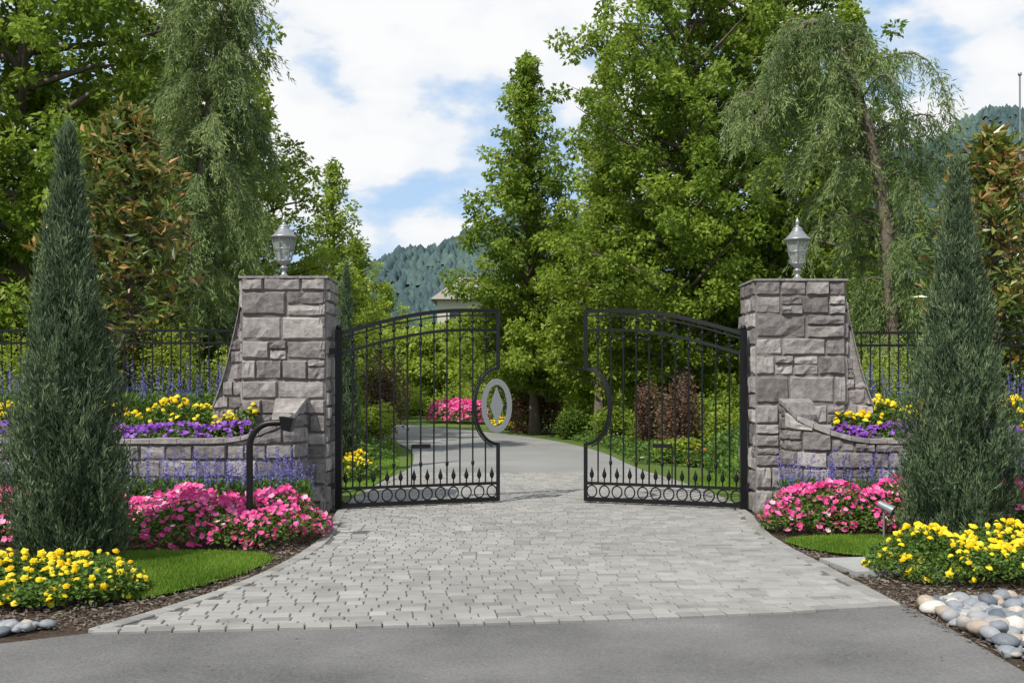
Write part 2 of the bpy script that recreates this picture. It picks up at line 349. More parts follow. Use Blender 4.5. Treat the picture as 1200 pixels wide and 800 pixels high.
def planter(path,sgn):
    P=np.array(chaikin(path,3)); s=np.concatenate([[0],np.cumsum(np.linalg.norm(np.diff(P,axis=0),axis=1))]); L=s[-1]
    def pos(u):
        x=np.interp(u,s,P[:,0]);y=np.interp(u,s,P[:,1]);a=np.array([np.interp(u-.04,s,P[:,0]),np.interp(u-.04,s,P[:,1])]);b=np.array([np.interp(u+.04,s,P[:,0]),np.interp(u+.04,s,P[:,1])])
        t=b-a; t/=max(np.linalg.norm(t),1e-6); n=np.array([t[1],-t[0]])*(-sgn)
        return x,y,n[0],n[1]
    zt=lambda u:.83+.43*(1-min(max(u-.15,0)/1.1,1))**2
    mb=MB(); us=np.r_[np.linspace(0,2,26),np.linspace(2.2,L,12)]; th=.3
    for a,b in zip(us[:-1],us[1:]):
        A=pos(a);B=pos(b); q=[]
        for z1,z2 in ((0,0),(zt(a),zt(b))):
            q+=[(A[0],A[1],z1),(B[0],B[1],z2),(B[0]-B[2]*th,B[1]-B[3]*th,z2),(A[0]-A[2]*th,A[1]-A[3]*th,z1)]
        hexa(mb,q,1,.5)
    stones(mb,pos,L,zt,0,1.27,(.14,.26),(.18,.40))
    u=0
    while u<L-.05:
        w=U(.15,.22) if u<1.3 else U(.22,.4); b=min(u+w-.006,L); A=pos(u);B=pos(b); q=[];o=.045; h=U(.045,.06)
        for dz in (.004,h):
            q+=[(A[0]+A[2]*o,A[1]+A[3]*o,zt(u)+dz),(B[0]+B[2]*o,B[1]+B[3]*o,zt(b)+dz),(B[0]-B[2]*(th),B[1]-B[3]*(th),zt(b)+dz),(A[0]-A[2]*(th),A[1]-A[3]*(th),zt(u)+dz)]
        hexa(mb,q,0,U(.35,.75)); u+=w
    mb.obj('stone_planter_wall',[M_stone,M_mort])
planter([(-2.34,11.58),(-2.34,11.3),(-2.5,11.08),(-3.1,10.98),(-5,11.05),(-14,11.4)],1)
planter([(3.06,11.58),(3.06,11.3),(3.2,11.08),(3.8,10.98),(6,11.05),(15,11.4)],-1)
# ---------------------------------------------------------------- gates
def ball(mb,c,r,seg=8,mat=0,sx=1,sz=1):
    lathe(mb,[(r*math.sin(t)*sx+1e-4,-r*math.cos(t)*sz) for t in np.linspace(0,math.pi,6)],seg,c,mat)
def gate(hinge,free):
    h=np.array(hinge);f=np.array(free);L=np.linalg.norm(f-h);t=(f-h)/L
    W=lambda u,z,o=0:(h[0]+t[0]*u-t[1]*o,h[1]+t[1]*u+t[0]*o,z)
    ang=math.atan2(t[1],t[0]); mb=MB()
    top=lambda u:2.05+.31*math.sin(math.pi/2*min(u/(L*.82),1))
    lo=lambda u:top(u)-.235
    a_,b_=.30,.46; zc=1.20
    bar=lambda P,r:tube(mb,P,r,4,0,.5,False)
    bar([W(0,.03),W(0,2.1)],.052); ball(mb,W(0,2.12),.035)
    us=np.linspace(0,L,22)
    for fn,r in ((top,.031),(lo,.024)): bar([W(u,fn(u)) for u in us],r)
    bar([W(u,top(u)-.06) for u in us],.012)
    for z,r in ((.07,.034),(.265,.023)): bar([W(0,z),W(L,z)],r)
    bar([W(L,.05),W(L,zc-b_+.01)],.033); bar([W(L,zc+b_-.01),W(L,top(L)+.015)],.033)
    th=np.linspace(-math.pi/2,math.pi/2,22)
    bar([W(L-a_*math.cos(q),zc+b_*math.sin(q)) for q in th],.026)
    bar([W(L-(a_+.07)*math.cos(q)+.035,zc+(b_+.05)*math.sin(q)) for q in th[2:-2]],.011)
    n=12; du=L/n
    for i in range(1,n):
        u=i*du
        if u>L-a_:
            zz=b_*math.sqrt(max(0,1-((L-u)/a_)**2)); bar([W(u,.265),W(u,zc-zz)],.013); bar([W(u,zc+zz),W(u,lo(u))],.013)
        else: bar([W(u,.265),W(u,lo(u))],.013)
        bar([W(u,lo(u)),W(u,top(u))],.011); ball(mb,W(u,(lo(u)+top(u))/2-.01),.024,6)
        ball(mb,W(u,lo(u)-.10),.019,6,0,1,2)
        if i%2==0: ball(mb,W(u,.52),.020,6,0,1,2)
    for i in range(n):
        u=(i+.5)*du
        k=[W(u+.062*math.cos(q),.168+.072*math.sin(q)) for q in np.linspace(0,2*math.pi,17)[:-1]]
        tube(mb,k,.011,4,0,.5,False,True)
        lathe(mb,[(.008,0),(.008,.05),(.022,.07),(.028,.10),(.012,.15),(.001,.19)],6,W(u,.275))
        if i%2==1:
            k=[W(u+(du/2)*math.cos(q),lo(u)-.16+.08*math.sin(q)) for q in np.linspace(0,math.pi,9)]
            bar(k,.008)
    box(mb,W(L*.5,.735,-.02),(.22,.05,.05),ang)
    bar([W(L*.44,.735,-.02),W(L*.44,.27,-.02)],.010)
    for z in (.3,1.85): box(mb,W(-.06,z),(.12,.05,.07),ang)
    par=empty('iron_gate'); mb.obj('frame_and_pickets',[M_iron],par)
    return par,W,L,ang
gl,WL,LL,angL=gate((-2.0,11.82),(-.17,12.52))
gr,WR,LR,angR=gate((2.67,11.82),(.90,12.52))
# plain steel emblem plate (oval pierced with a lozenge) fixed to the ring of the left gate
cu=bpy.data.curves.new('emblem_plate','CURVE'); cu.dimensions='2D'; cu.fill_mode='BOTH'; cu.extrude=.012; cu.bevel_depth=.002
def spl(p):
    s=cu.splines.new('POLY'); s.points.add(len(p)-1)
    for q,(x,y) in zip(s.points,p): q.co=(x,y,0,1)
    s.use_cyclic_u=True
spl([(.19+.185*math.cos(q),.325+.325*math.sin(q)) for q in np.linspace(0,2*math.pi,41)[:-1]])
spl([(.19+.125*math.cos(q),.325+.255*math.sin(q)) for q in np.linspace(0,2*math.pi,41)[:-1]])
spl([(.19,.10),(.27,.325),(.19,.55),(.11,.325)])
ro=bpy.data.objects.new('emblem_plate',cu); scene.collection.objects.link(ro); cu.materials.append(M_steel)
ro.location=(-.375,12.40,.885); ro.rotation_euler=(math.radians(90),0,math.radians(4)); ro.parent=gl
mb=MB(); 
for zz in (1.05,1.21,1.37): tube(mb,[WL(LL-.28,zz),(-.03,12.435,zz)],.01,4)
mb.obj('emblem_bracket',[M_iron],gl)
# ---------------------------------------------------------------- lanterns
def lantern(x,y,z):
    e=empty('pillar_lantern'); mb=MB(); c=(x,y,z)
    lathe(mb,[(.001,0),(.085,0),(.09,.02),(.075,.035),(.04,.05),(.028,.08),(.024,.11),(.045,.125),(.05,.14),(.03,.155),(.035,.17),(.075,.20),(.085,.215),(.08,.225),(.001,.225)],12,c)
    lathe(mb,[(.135,.475),(.16,.485),(.155,.50),(.125,.52),(.10,.55),(.075,.585),(.06,.60),(.065,.61),(.05,.63),(.025,.645),(.015,.67),(.028,.69),(.022,.71),(.005,.75),(.001,.755)],12,c)
    lathe(mb,[(.001,.478),(.135,.475)],12,c)
    for k in range(6):
        q=k*math.pi/3+.3
        tube(mb,[(x+.08*math.cos(q),y+.08*math.sin(q),z+.22),(x+.112*math.cos(q),y+.112*math.sin(q),z+.35),(x+.135*math.cos(q),y+.135*math.sin(q),z+.48)],.009,4)
    lathe(mb,[(.113,.345),(.12,.35),(.113,.358)],12,c)
    tube(mb,[(x,y,z+.225),(x,y,z+.30)],.012,6); mb.obj('metal_frame',[M_lamp],e)
    g=MB(); lathe(g,[(.076,.225),(.108,.35),(.13,.474)],6,c,0,False,.5,.3); g.obj('glass_panes',[M_glass],e)
    b=MB(); lathe(b,[(.001,.29),(.018,.30),(.03,.34),(.03,.37),(.02,.41),(.001,.43)],10,c); b.obj('bulb',[M_white],e)
lantern(-2.66,11.95,2.69); lantern(3.33,11.95,2.66)
# ---------------------------------------------------------------- call pedestal
mb=MB(); px_,py_=-2.37,9.25
path=[(px_,py_,0),(px_,py_,.85)]+[(px_+.2-.2*math.cos(q),py_,.90+.22*math.sin(q)) for q in np.linspace(.1,math.pi/2,8)]+[(px_+.33,py_,1.125)]
tube(mb,path,.03,10); box(mb,(px_,py_,.02),(.2,.2,.03))
hexa(mb,[(px_+.30,py_-.06,1.06),(px_+.38,py_-.06,1.04),(px_+.38,py_+.06,1.04),(px_+.30,py_+.06,1.06),(px_+.28,py_-.075,1.18),(px_+.41,py_-.075,1.165),(px_+.41,py_+.075,1.165),(px_+.28,py_+.075,1.18)])
mb.obj('gate_keypad_pedestal',[M_iron])
# ---------------------------------------------------------------- iron fences
def fence(x0,x1,y,z0,z1,y2=None):
    mb=MB(); n=int(abs(x1-x0)/.12); y2=y if y2 is None else y2
    for z in (z1,z1-.16,z0+.12): tube(mb,[(x0,y,z),(x1,y2,z)],.022,4,smooth=False)
    for i in range(n+1):
        k=i/n; x=x0+(x1-x0)*k; yy=y+(y2-y)*k
        if i%16==0: tube(mb,[(x,yy,z0-.1),(x,yy,z1+.06)],.035,4,smooth=False); ball(mb,(x,yy,z1+.09),.03,6)
        else: tube(mb,[(x,yy,z0),(x,yy,z1)],.010,4,smooth=False)
    mb.obj('iron_fence',[M_iron])
fence(-3.3,-13,13.2,.8,2.16); fence(3.9,14,13.2,.8,2.13)
# ---------------------------------------------------------------- trees
pyr=lambda s:(1-s)**.72*min(1,s/.14+.5)
rnd=lambda s:math.sqrt(max(0,1-(2*s-.85)**2*.75))*(1 if s<.95 else .7)
def tree(name,x,y,H,R,prof,t0=.12,nl=60,den=1.0,ls=.14,mat=None,tr=.14,bias=0,mbx=None,cr0=.30,lean=0):
    mb=mbx or MB(); z0=0
    zs=np.linspace(0,1,9); ph=U(0,6); tx=lambda t:x+.12*math.sin(3*t+ph)*H/10+lean*t; ty=lambda t:y+.12*math.cos(2.6*t+ph)*H/10
    tube(mb,[(tx(t),ty(t),t*H*.97) for t in zs],[tr*(1-.9*t)*(1.5 if i==0 else 1) for i,t in enumerate(zs)],7,1)
    C=[];CR=[]
    for i in range(nl):
        s=((i+U(0,1))/nl); t=t0+(1-t0)*s*.97; az=i*2.4+U(-.5,.5); r=R*prof(s)*U(.62,1.25)+.08
        zb=t*H; up=U(.05,.45)*r
        p0=np.array([tx(t),ty(t),zb-.15*r]); p1=p0+[math.cos(az)*r,math.sin(az)*r,up+.12*r]
        pm=(p0+p1)/2+[0,0,U(-.05,.12)*r]
        tube(mb,[p0,pm,p1],[.03+.02*r,.02+.008*r,.006],4,1)
        k=max(2,int(r/.32))
        for q in np.linspace(.25,1,k):
            c=(p0*(1-q)**2+pm*2*q*(1-q)+p1*q*q)+rng.normal(size=3)*[.13,.13,.1]*max(r,.5)*.8
            C.append(c); CR.append(cr0*U(.55,1.25)*(1.1-.35*s))
    for q in np.linspace(0,1,4): C.append([tx(1),ty(1),H*(.95+.05*q)]);CR.append(.16*(1.2-q))
    C=np.array(C);CR=np.array(CR); n=(95*den*(CR/.3)**1.6*(.14/ls)**1.5).astype(int)+6
    ct=np.clip(.48+bias+rng.normal(0,.19,len(C)),.05,.95)
    cc=np.repeat(C,n,0); rr_=np.repeat(CR,n); tt=np.repeat(ct,n); m=len(cc)
    off=unit(rng.normal(size=(m,3)))*(U(.25,1.15,m)**.6)[:,None]*rr_[:,None]*[1,1,.75]
    d=unit(off)*.8+rng.normal(size=(m,3))*.6-[0,0,.35]
    leaves(mb,cc+off,ls*U(.65,1.2,m),ls*.62*U(.7,1.2,m),0,np.clip(tt+rng.normal(0,.13,m),0,1),d,.55)
    if mbx is None: return mb.obj(name,[mat,M_bark])
tree('maple_tree',-9.4,20,13.5,3.2,rnd,.1,105,1.15,.14,M_leaf,bias=.12)
tree('maple_tree',-8.3,25,13.0,2.6,rnd,.12,90,1.1,.15,M_leafL,bias=-.12)
tree('maple_tree',-13,22,13,3.2,rnd,.1,80,1,.16,M_leaf)
tree('birch_tree',-7.2,29,9.3,2.0,rnd,.1,75,1,.14,M_leafL,bias=-.05)
tree('birch_tree',-6.4,36,9.4,2.0,pyr,.08,75,1,.14,M_leafL)
tree('birch_tree',-6.4,42,7.4,2.0,pyr,.08,60,1,.16,M_leafL)
tree('birch_tree',-6.5,52,6.6,2.3,pyr,.05,55,1,.18,M_leafL,bias=.15)
tree('sweetgum_tree',.55,30,11.2,2.35,pyr,.12,120,1.1,.15,M_leaf,bias=.2)
tree('sweetgum_tree',3.3,37,13.6,2.5,pyr,.1,110,1,.17,M_leafL,bias=.05)
tree('sweetgum_tree',4.4,25.5,14.5,2.5,rnd,.12,125,1.1,.14,M_leaf,bias=.12)
tree('sweetgum_tree',2.4,27,9.0,1.5,pyr,.16,60,1,.14,M_leafL,bias=0)
tree('sweetgum_tree',7.0,27,14.5,2.7,rnd,.1,110,1.1,.15,M_leaf,bias=-.02)
tree('sweetgum_tree',8.3,25,11.0,1.6,pyr,.1,75,1,.15,M_leafL,bias=-.05)
tree('sweetgum_tree',9.2,31,7.8,2.2,rnd,.08,70,1,.17,M_leaf,bias=.1)
mb=MB()
for (x,y,H,R) in [(-20,45,9,3.5),(-16,50,8,3.5),(-2,58,5.6,2.4),(1,62,8,3),(6,60,8,3.5),(10,45,6.0,3),(14,40,5.0,3),(18,42,5.6,3.2),(23,46,7,3.5),(16,33,4.2,2.4),(12.5,30,3.8,2.0),(20,36,5.0,2.6),(-13,60,7,3.5),(-9,66,5.6,3),(-25,40,10,4),(11,62,8,4),(-5,48,3.9,2.2),(28,45,8,4),(-1,47,3.8,2.2),(3,45,5,2.5),(-3,50,4.4,2.4),(6,38,5,2.4)]:
    tree('',x,y,H,R,rnd,.04,45,.8,.24,None,bias=U(0,.15),mbx=mb,cr0=.5)
mb.obj('distant_trees',[M_leafL,M_bark])
def cypress(x,y,H,R,n=2600,bl=.085):
    mb=MB(); tube(mb,[(x,y,0),(x,y,H*.9)],[.05,.01],6,1)
    prof=lambda s:np.minimum(1,.70+s*1.8)*np.minimum(1,np.clip(1-s,0,1)**1.05*1.2)
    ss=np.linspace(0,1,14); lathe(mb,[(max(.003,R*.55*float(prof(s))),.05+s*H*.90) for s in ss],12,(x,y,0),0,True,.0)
    s=U(0,1,n)**1.25; az=U(0,2*math.pi,n); lump=1+.13*np.sin(az*3+s*14)+.10*np.sin(az*5-s*23)+rng.normal(0,.05,n)
    r=R*prof(s)*lump*U(.6,.98,n); P=np.c_[x+r*np.cos(az),y+r*np.sin(az),.04+s*H*.94]
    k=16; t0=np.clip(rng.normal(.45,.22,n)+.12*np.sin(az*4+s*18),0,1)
    out=np.c_[np.cos(az),np.sin(az),np.zeros(n)]; d0=out*.30*(1-.6*s)[:,None]+[0,0,1]+rng.normal(size=(n,3))*.15
    PP=np.repeat(P,k,0); DD=np.repeat(unit(d0),k,0); m=len(PP)
    a=U(0,1,m)[:,None]*.16*(H/3.5)*np.repeat(U(.5,1.4,n),k)[:,None]; PP=PP+DD*a+rng.normal(size=(m,3))*.010
    dd=DD+rng.normal(size=(m,3))*.33
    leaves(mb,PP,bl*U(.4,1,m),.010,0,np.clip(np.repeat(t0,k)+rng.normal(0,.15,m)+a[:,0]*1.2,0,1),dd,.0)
    q=90; leaves(mb,np.c_[x+rng.normal(0,.012,q),y+rng.normal(0,.012,q),H*U(.90,1.01,q)],.1,.01,0,.6,np.c_[rng.normal(0,.12,(q,2)),np.ones(q)],0)
    mb.obj('columnar_juniper',[M_cyp,M_bark])
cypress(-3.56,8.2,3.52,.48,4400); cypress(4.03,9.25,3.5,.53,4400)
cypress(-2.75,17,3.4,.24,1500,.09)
def weeping(name,trunk,nb,Rf,strand,dr=1.0,den=1.0):
    T=np.array(chaikin(trunk,2)); mb=MB(); n=len(T); tube(mb,T,np.linspace(.15,.02,n),7,1)
    s=np.concatenate([[0],np.cumsum(np.linalg.norm(np.diff(T,axis=0),axis=1))]); L=s[-1]
    PC=[];DC=[];TC=[]
    for i in range(nb):
        q=.12+.88*(i+U())/nb; p=np.array([np.interp(q*L,s,T[:,k]) for k in range(3)]); az=i*2.4+U(-.6,.6); r=Rf(q)*U(.35,1.3)
        o=np.array([math.cos(az),math.sin(az),0]); a=np.linspace(0,1,9); drop=r*dr*U(.5,1.3)
        B=p+o*(r*np.sin(a*1.35))[:,None]*1.02+np.array([0,0,1])*(r*.35*np.sin(a*2.2)-drop*a**2.4)[:,None]
        tube(mb,B,np.linspace(.028,.006,9),4,1); bt=np.clip(rng.normal(.5,.22),0.05,.95)
        ns=int((14+r*34)*den)
        for j in range(ns):
            u=U(.12,1)*8; k=min(int(u),7); b=B[k]*(1-u+k)+B[k+1]*(u-k)
            sl=strand*U(.15,1)**1.3*1.3; m=int(sl*44)+5; a2=U(0,1,m)[:,None]; sway=rng.normal(size=3)*[.35,.35,0]+o*.25
            c=b+rng.normal(size=3)*.04+np.array([0,0,-1])*sl*a2+sway*sl*a2**.6
            PC.append(c+rng.normal(size=(m,3))*.025); DC.append(rng.normal(size=(m,3))*.5+[0,0,-.9]+sway); TC.append(np.clip(bt+rng.normal(0,.13,m)+.15*a2[:,0],0,1))
    P=np.concatenate(PC); leaves(mb,P,U(.07,.15,len(P)),.019,0,np.concatenate(TC),np.concatenate(DC),0)
    mb.obj(name,[M_weep,M_bark])
weeping('weeping_conifer',[(-6.0,18.5,0),(-5.9,18.5,3),(-5.6,18.5,5.5),(-5.3,18.5,7.5),(-5.0,18.5,9.2),(-5.3,18.5,10.5)],110,lambda q:1.3*(1-q*.45),.55,.9,1.1)
weeping('weeping_conifer',[(6.5,17.5,0),(6.5,17.5,2.5),(6.4,17.5,4.5),(6.05,17.5,6.0),(5.6,17.5,7.3),(5.1,17.5,7.8),(4.5,17.5,7.0),(4.3,17.5,5.9)],76,lambda q:(.6+.7*math.sin(min(q,1)*2.6)) if q<.75 else .5,.58,.85,1.0)
def magnolia(x,y,z0,H,R,n=150,bias=0):
    mb=MB(); tube(mb,[(x,y,z0),(x+.05,y,z0+H*.5),(x,y,z0+H*.95)],[.09,.05,.015],7,1)
    C=[]
    for i in range(n):
        s=(i+U())/n; az=i*2.4+U(-.4,.4); r=R*(math.sin(math.pi*(s*.78+.2)))**.8*U(.55,1.15)
        p0=np.array([x,y,z0+H*(.05+.88*s)-.2*r]); p1=p0+[r*math.cos(az),r*math.sin(az),.5*r]
        tube(mb,[p0,p1],[.02,.006],4,1); C+= [p1,p0*.35+p1*.65]
    C=np.array(C); k=15; m=len(C)*k; ct=np.repeat(rng.normal(.42+bias,.14,len(C)),k)
    d=rng.normal(size=(m,3))*[1,1,.6]+[0,0,.55]
    hh=np.repeat((C[:,2]-z0)/H,k)
    brown=(U(size=m)<.08+.18*hh)*U(.25,.5,m)
    leaves(mb,np.repeat(C,k,0)+rng.normal(size=(m,3))*.075,U(.13,.24,m),U(.055,.085,m),0,np.clip(ct+rng.normal(0,.1,m)+brown,0,1),d,.5,.3)
    b=C[rng.choice(len(C),7,False)]; 
    for q in b:
        kk=9; leaves(mb,np.repeat(q[None],kk,0)+[0,-.1,.05],.09,.06,2,.5,rng.normal(size=(kk,3))+[0,0,.8],0)
    mb.obj('magnolia_tree',[M_mag,M_bark,M_white])
magnolia(-5.35,14.2,.7,4.8,.98,190); magnolia(6.85,14.6,.7,4.6,.85,160,.08)
# ---------------------------------------------------------------- shrubs
def shrub(name,x,y,r,h,mat,z=0,n=5000,ls=.07,bias=0,lobes=9,ell=.6):
    mb=MB()
    for i in range(5): 
        a=U(0,6.3); tube(mb,[(x,y,z),(x+.5*r*math.cos(a),y+.5*r*math.sin(a),z+h*.7)],[.02,.006],4,1)
    L=np.c_[U(-1,1,lobes)*r*.6,U(-1,1,lobes)*r*.6,U(.25,.72,lobes)*h]; lt=rng.normal(.5+bias,.13,lobes)
    w=rng.integers(0,lobes,n); o=unit(rng.normal(size=(n,3)))*(U(.3,1,n)**.5)[:,None]*[r*.5,r*.5,h*.36]*rng.normal(1,.14,(n,1))
    P=L[w]+o+[x,y,z]; ok=P[:,2]>z+.01; P=P[ok]; w=w[ok]
    leaves(mb,P,ls*U(.7,1.2,len(P)),ls*ell,0,np.clip(lt[w]+rng.normal(0,.15,len(P)),0,1),None,.6)
    return mb.obj(name,[mat,M_bark])
shrub('smoke_bush',.55,31,1.05,2.0,M_burg,0,9000,.09,.15,12)
shrub('japanese_maple',3.35,20,.55,1.7,M_burg,0,4000,.07,.1,10); shrub('japanese_maple',2.95,23,.4,1.6,M_burg,0,2500,.07,.1,8)
shrub('purple_plum_bush',-3.4,27,.7,2.6,M_burg,0,4000,.08,.05)
for (x,y,r,h,m,b) in [(1.9,27.5,.7,.8,M_leafD,0),(2.6,25,.7,.9,M_leaf,.1),(3.0,23.6,.6,.7,M_leaf,.1),(4.4,22,.9,1.3,M_leaf,0),(5.6,21,1,1.5,M_leafL,0),(2.6,30,.9,1.1,M_leaf,.1),(4.3,28,1.3,1.5,M_leafL,0),(6.6,23,1.3,1.6,M_leaf,.1),(3.1,19.2,.45,.45,M_leafL,0),(4.2,19.3,.6,1.1,M_leafL,0),(3.9,17.9,.4,.5,M_leaf,0),(5.3,18.3,.5,.9,M_leafL,0),
    (-3.3,23.5,.6,1.0,M_leafL,.1),(-3.9,21.5,.6,.9,M_leafL,0),(-4.6,24,.8,1.3,M_leaf,0),(-3.3,19.3,.45,.6,M_leafL,0),(-4.6,18.6,.7,1.1,M_leaf,.1),(-5.8,20,1.0,1.7,M_leafL,0),(-.6,41,1.3,1.5,M_leafL,0),(-2.2,43,1.4,1.6,M_leafL,.1),(1.3,38,1.2,1.4,M_leaf,0),(-4.8,44,1.3,1.4,M_leafL,.1),(0.2,36,1.0,1.1,M_leaf,.1),(-4.6,28.5,.7,1.5,M_leafL,.1)]:
    shrub('garden_shrub',x,y,r,h,m,0,3500,.09,b)
for (x,y,r,h,m,b) in [(-4.55,13.9,.7,1.5,M_leafL,.25),(-6.6,13.8,.7,1.5,M_leafL,.2),(-7.3,13.6,.8,1.7,M_leafL,.1),(-3.8,13.8,.5,1.2,M_leafL,.1),(-6.0,15.0,.8,1.6,M_leaf,0),(4.7,13.7,.55,1.2,M_leafL,.15),(5.6,13.8,.6,1.4,M_leafL,.1),(7.7,14.2,.9,1.6,M_leaf,0),(4.6,15.4,.8,1.5,M_leaf,.1),(-8.7,13.8,.9,1.6,M_leafL,0),(8.7,13.7,.8,1.4,M_leafL,0)]:
    shrub('terrace_shrub',x,y,r,h,m,.75,5500,.06,b,12,.4)
for x0,x1,y in ((-16,-4.6,19.5),(8.0,19,21)):
    mb=MB(); n=60000; k=90; C=np.c_[U(x0,x1,k),y+rng.normal(0,.4,k),U(.3,2.4,k)]; w=rng.integers(0,k,n)
    P=C[w]+unit(rng.normal(size=(n,3)))*(U(.3,1,n)**.5)[:,None]*.75
    leaves(mb,P,.12,.07,0,np.clip(rng.normal(.4,.17,k)[w]+rng.normal(0,.13,n),0,1)); box(mb,((x0+x1)/2,y+.3,1.0),(x1-x0,.3,2.0),0,0,0.)
    mb.obj('hedge',[M_leaf])
# ---------------------------------------------------------------- flowers
th=np.arange(10)*2*math.pi/10; rr5=np.where(np.arange(10)%2==0,1,.78)
PET=np.r_[[[0,0,-.35]],np.c_[rr5*np.cos(th),rr5*np.sin(th),np.where(np.arange(10)%2==0,.05,-.08)]]; PETF=[(0,1+i,1+(i+1)%10) for i in range(10)]
MV=[[0,0,.55]]
for k,(r_,z_) in enumerate(((.4,.5),(.75,.28),(1,-.05))):
    for i in range(10):
        a=2*math.pi*(i+.5*k)/10; rr_=r_*(1+.13*(-1)**i); MV.append([rr_*math.cos(a),rr_*math.sin(a),z_+.1*(-1)**(i+k)])
MF=[(0,1+i,1+(i+1)%10) for i in range(10)]
for k in (0,1):
    for i in range(10):
        a,b=1+k*10+i,1+k*10+(i+1)%10; c,d=a+10,b+10; MF+=[(a,c,d),(a,d,b)]
MV=np.array(MV)
def hgt(P,poly,h,edge=.3): 
    return h*(.35+.65*np.clip(polydist(P,poly)/edge,0,1)**.6)*(1+.14*np.sin(P[:,0]*7+P[:,1]*3)+.12*np.sin(P[:,1]*9-P[:,0]*4))
def bed(name,poly,h,nleaf,nfl,TV,TF,fs,mat,z0=0,ls=.05,edge=.3,tl=.6,cover=.0):
    mb=MB(); P=sample(poly,nleaf); H=hgt(P,poly,h,edge); zz=z0+H*U(.15,1,nleaf)**.5
    leaves(mb,np.c_[P,zz],ls*U(.6,1.2,nleaf),ls*.5,0,np.clip(rng.normal(.5,.2,nleaf),0,1),None,.5)
    P=sample(poly,int(nfl*1.8)); cl=np.sin(P[:,0]*11+2*np.sin(P[:,1]*6))*np.sin(P[:,1]*13+P[:,0]*3); P=P[(cl>-.2)|(U(size=len(P))<.3)][:nfl]
    H=hgt(P,poly,h,edge); n=len(P); e=1-np.clip(polydist(P,poly)/edge,0,1)
    z=z0+H*(1-e*U(0,.7,n))+U(-.01,.045,n)
    nr=rng.normal(size=(n,3))*.5+[0,-tl,1]
    scatter(mb,TV,TF,np.c_[P,z],fs*U(.6,1.2,n),nr,1,np.clip(rng.normal(.5,.22,n),0,1))
    return mb.obj(name,[M_bed,mat])
bed('pink_petunia_bed',smooth_poly([(-7,9.3),(-3.3,8.95),(-2.3,8.75),(-1.86,9.1),(-1.72,9.8),(-1.85,10.35),(-3,10.5),(-7,10.5)],1),.37,30000,3400,PET,PETF,.030,M_pink,ls=.045)
bed('pink_petunia_bed',smooth_poly([(2.5,9.85),(3.2,9.65),(7,9.7),(7,10.6),(2.7,10.7),(2.45,10.3)],1),.41,22000,2300,PET,PETF,.031,M_pink,ls=.045)
bed('marigold_bed',smooth_poly([(-5,6.75),(-3.3,6.5),(-2.75,6.6),(-2.45,7.0),(-2.7,7.45),(-5,7.5)],1),.27,18000,520,MV,MF,.026,M_yel,ls=.045)
bed('marigold_bed',smooth_poly([(2.75,8.15),(2.75,7.6),(3.2,7.25),(5.5,7.1),(5.5,8.4),(3.2,8.5)],1),.29,20000,600,MV,MF,.027,M_yel,ls=.045)
for s,x0,x1 in ((-1,-9,-2.75),(1,3.55,9)):
    bed('purple_petunia_bed',[(x0,11.2),(x1,11.2),(x1,11.58),(x0,11.58)],.2,6000,1500,PET,PETF,.032,M_pur,.80,.05,.12)
    xa,xb=(-9,-3.35) if s<0 else (4.1,9)
    bed('yellow_marigold_planting',[(xa,11.65),(xb,11.65),(xb,12.1),(xa,12.1)],.42,9000,560,MV,MF,.032,M_yel,.78,.06,.12)
    bed('yellow_marigold_planting',([(-3.4,11.44),(-2.85,11.44),(-2.85,11.6),(-3.4,11.6)] if s<0 else [(3.6,11.44),(4.2,11.44),(4.2,11.62),(3.6,11.62)]),.34,700,50,MV,MF,.032,M_yel,.8,.06,.06)
def salvia(poly,n,h,z0=0,base=3000):
    mb=MB(); P=sample(poly,base); leaves(mb,np.c_[P,z0+h*.62*U(0,1,base)**.7],.08,.025,0,np.clip(rng.normal(.5,.2,base),0,1),rng.normal(size=(base,3))*.6+[0,0,.8],0)
    P=sample(poly,n); H=h*U(.7,1.15,n); tilt=rng.normal(0,.08,(n,2)); k=34; a=U(.55,1,(n,k)); 
    X=P[:,None,0]+tilt[:,None,0]*a*H[:,None];Y=P[:,None,1]+tilt[:,None,1]*a*H[:,None];Z=z0+a*H[:,None]
    C=np.stack([X,Y,Z],-1).reshape(-1,3); m=len(C); w=(1.1-a.reshape(-1))*.8+.25
    d=np.c_[rng.normal(size=(m,2)),U(.2,1.3,m)]
    leaves(mb,C,.03*w+.008,.013,1,np.clip(np.repeat(rng.normal(.5,.15,n),k)+rng.normal(0,.15,m),0,1),d,0)
    leaves(mb,np.c_[P,np.full(n,z0)],H*.8,.008,0,.6,np.c_[tilt,np.ones(n)],0)
    mb.obj('blue_salvia_planting',[M_bed,M_salv])
salvia([(-7,10.55),(-2.05,10.5),(-2.15,10.9),(-7,10.9)],400,.72,0,9000)
salvia([(2.75,10.7),(7,10.65),(7,10.9),(2.9,10.95)],310,.70,0,7000)
salvia([(-8,12.3),(-3.4,12.2),(-3.5,12.9),(-8,13)],260,.88,.78,12000)
salvia([(4.0,12.3),(9,12.2),(9,13),(4.0,12.9)],240,.82,.78,12000)
bed('pink_flower_bed',smooth_poly([(-3.6,39),(-1,36.5),(-.7,39),(-2.5,41)],1),.7,5000,1500,PET,PETF,.07,M_pink,0,.1)
bed('yellow_flower_bed',smooth_poly([(-3.2,15.4),(-2.2,15.2),(-2.1,17),(-3.0,17.5)],1),.3,5000,200,MV,MF,.032,M_yel,0,.06)
bed('yellow_flower_bed',smooth_poly([(-.9,33.5),(.2,32),(.4,33),(-.6,34.6)],1),.35,2500,200,MV,MF,.06,M_yel,0,.08)
bed('orange_flower_bed',smooth_poly([(3.0,18.2),(3.6,17.8),(4.3,18.6),(3.4,19.4)],1),.3,5000,25,MV,MF,.035,M_oran,0,.07)
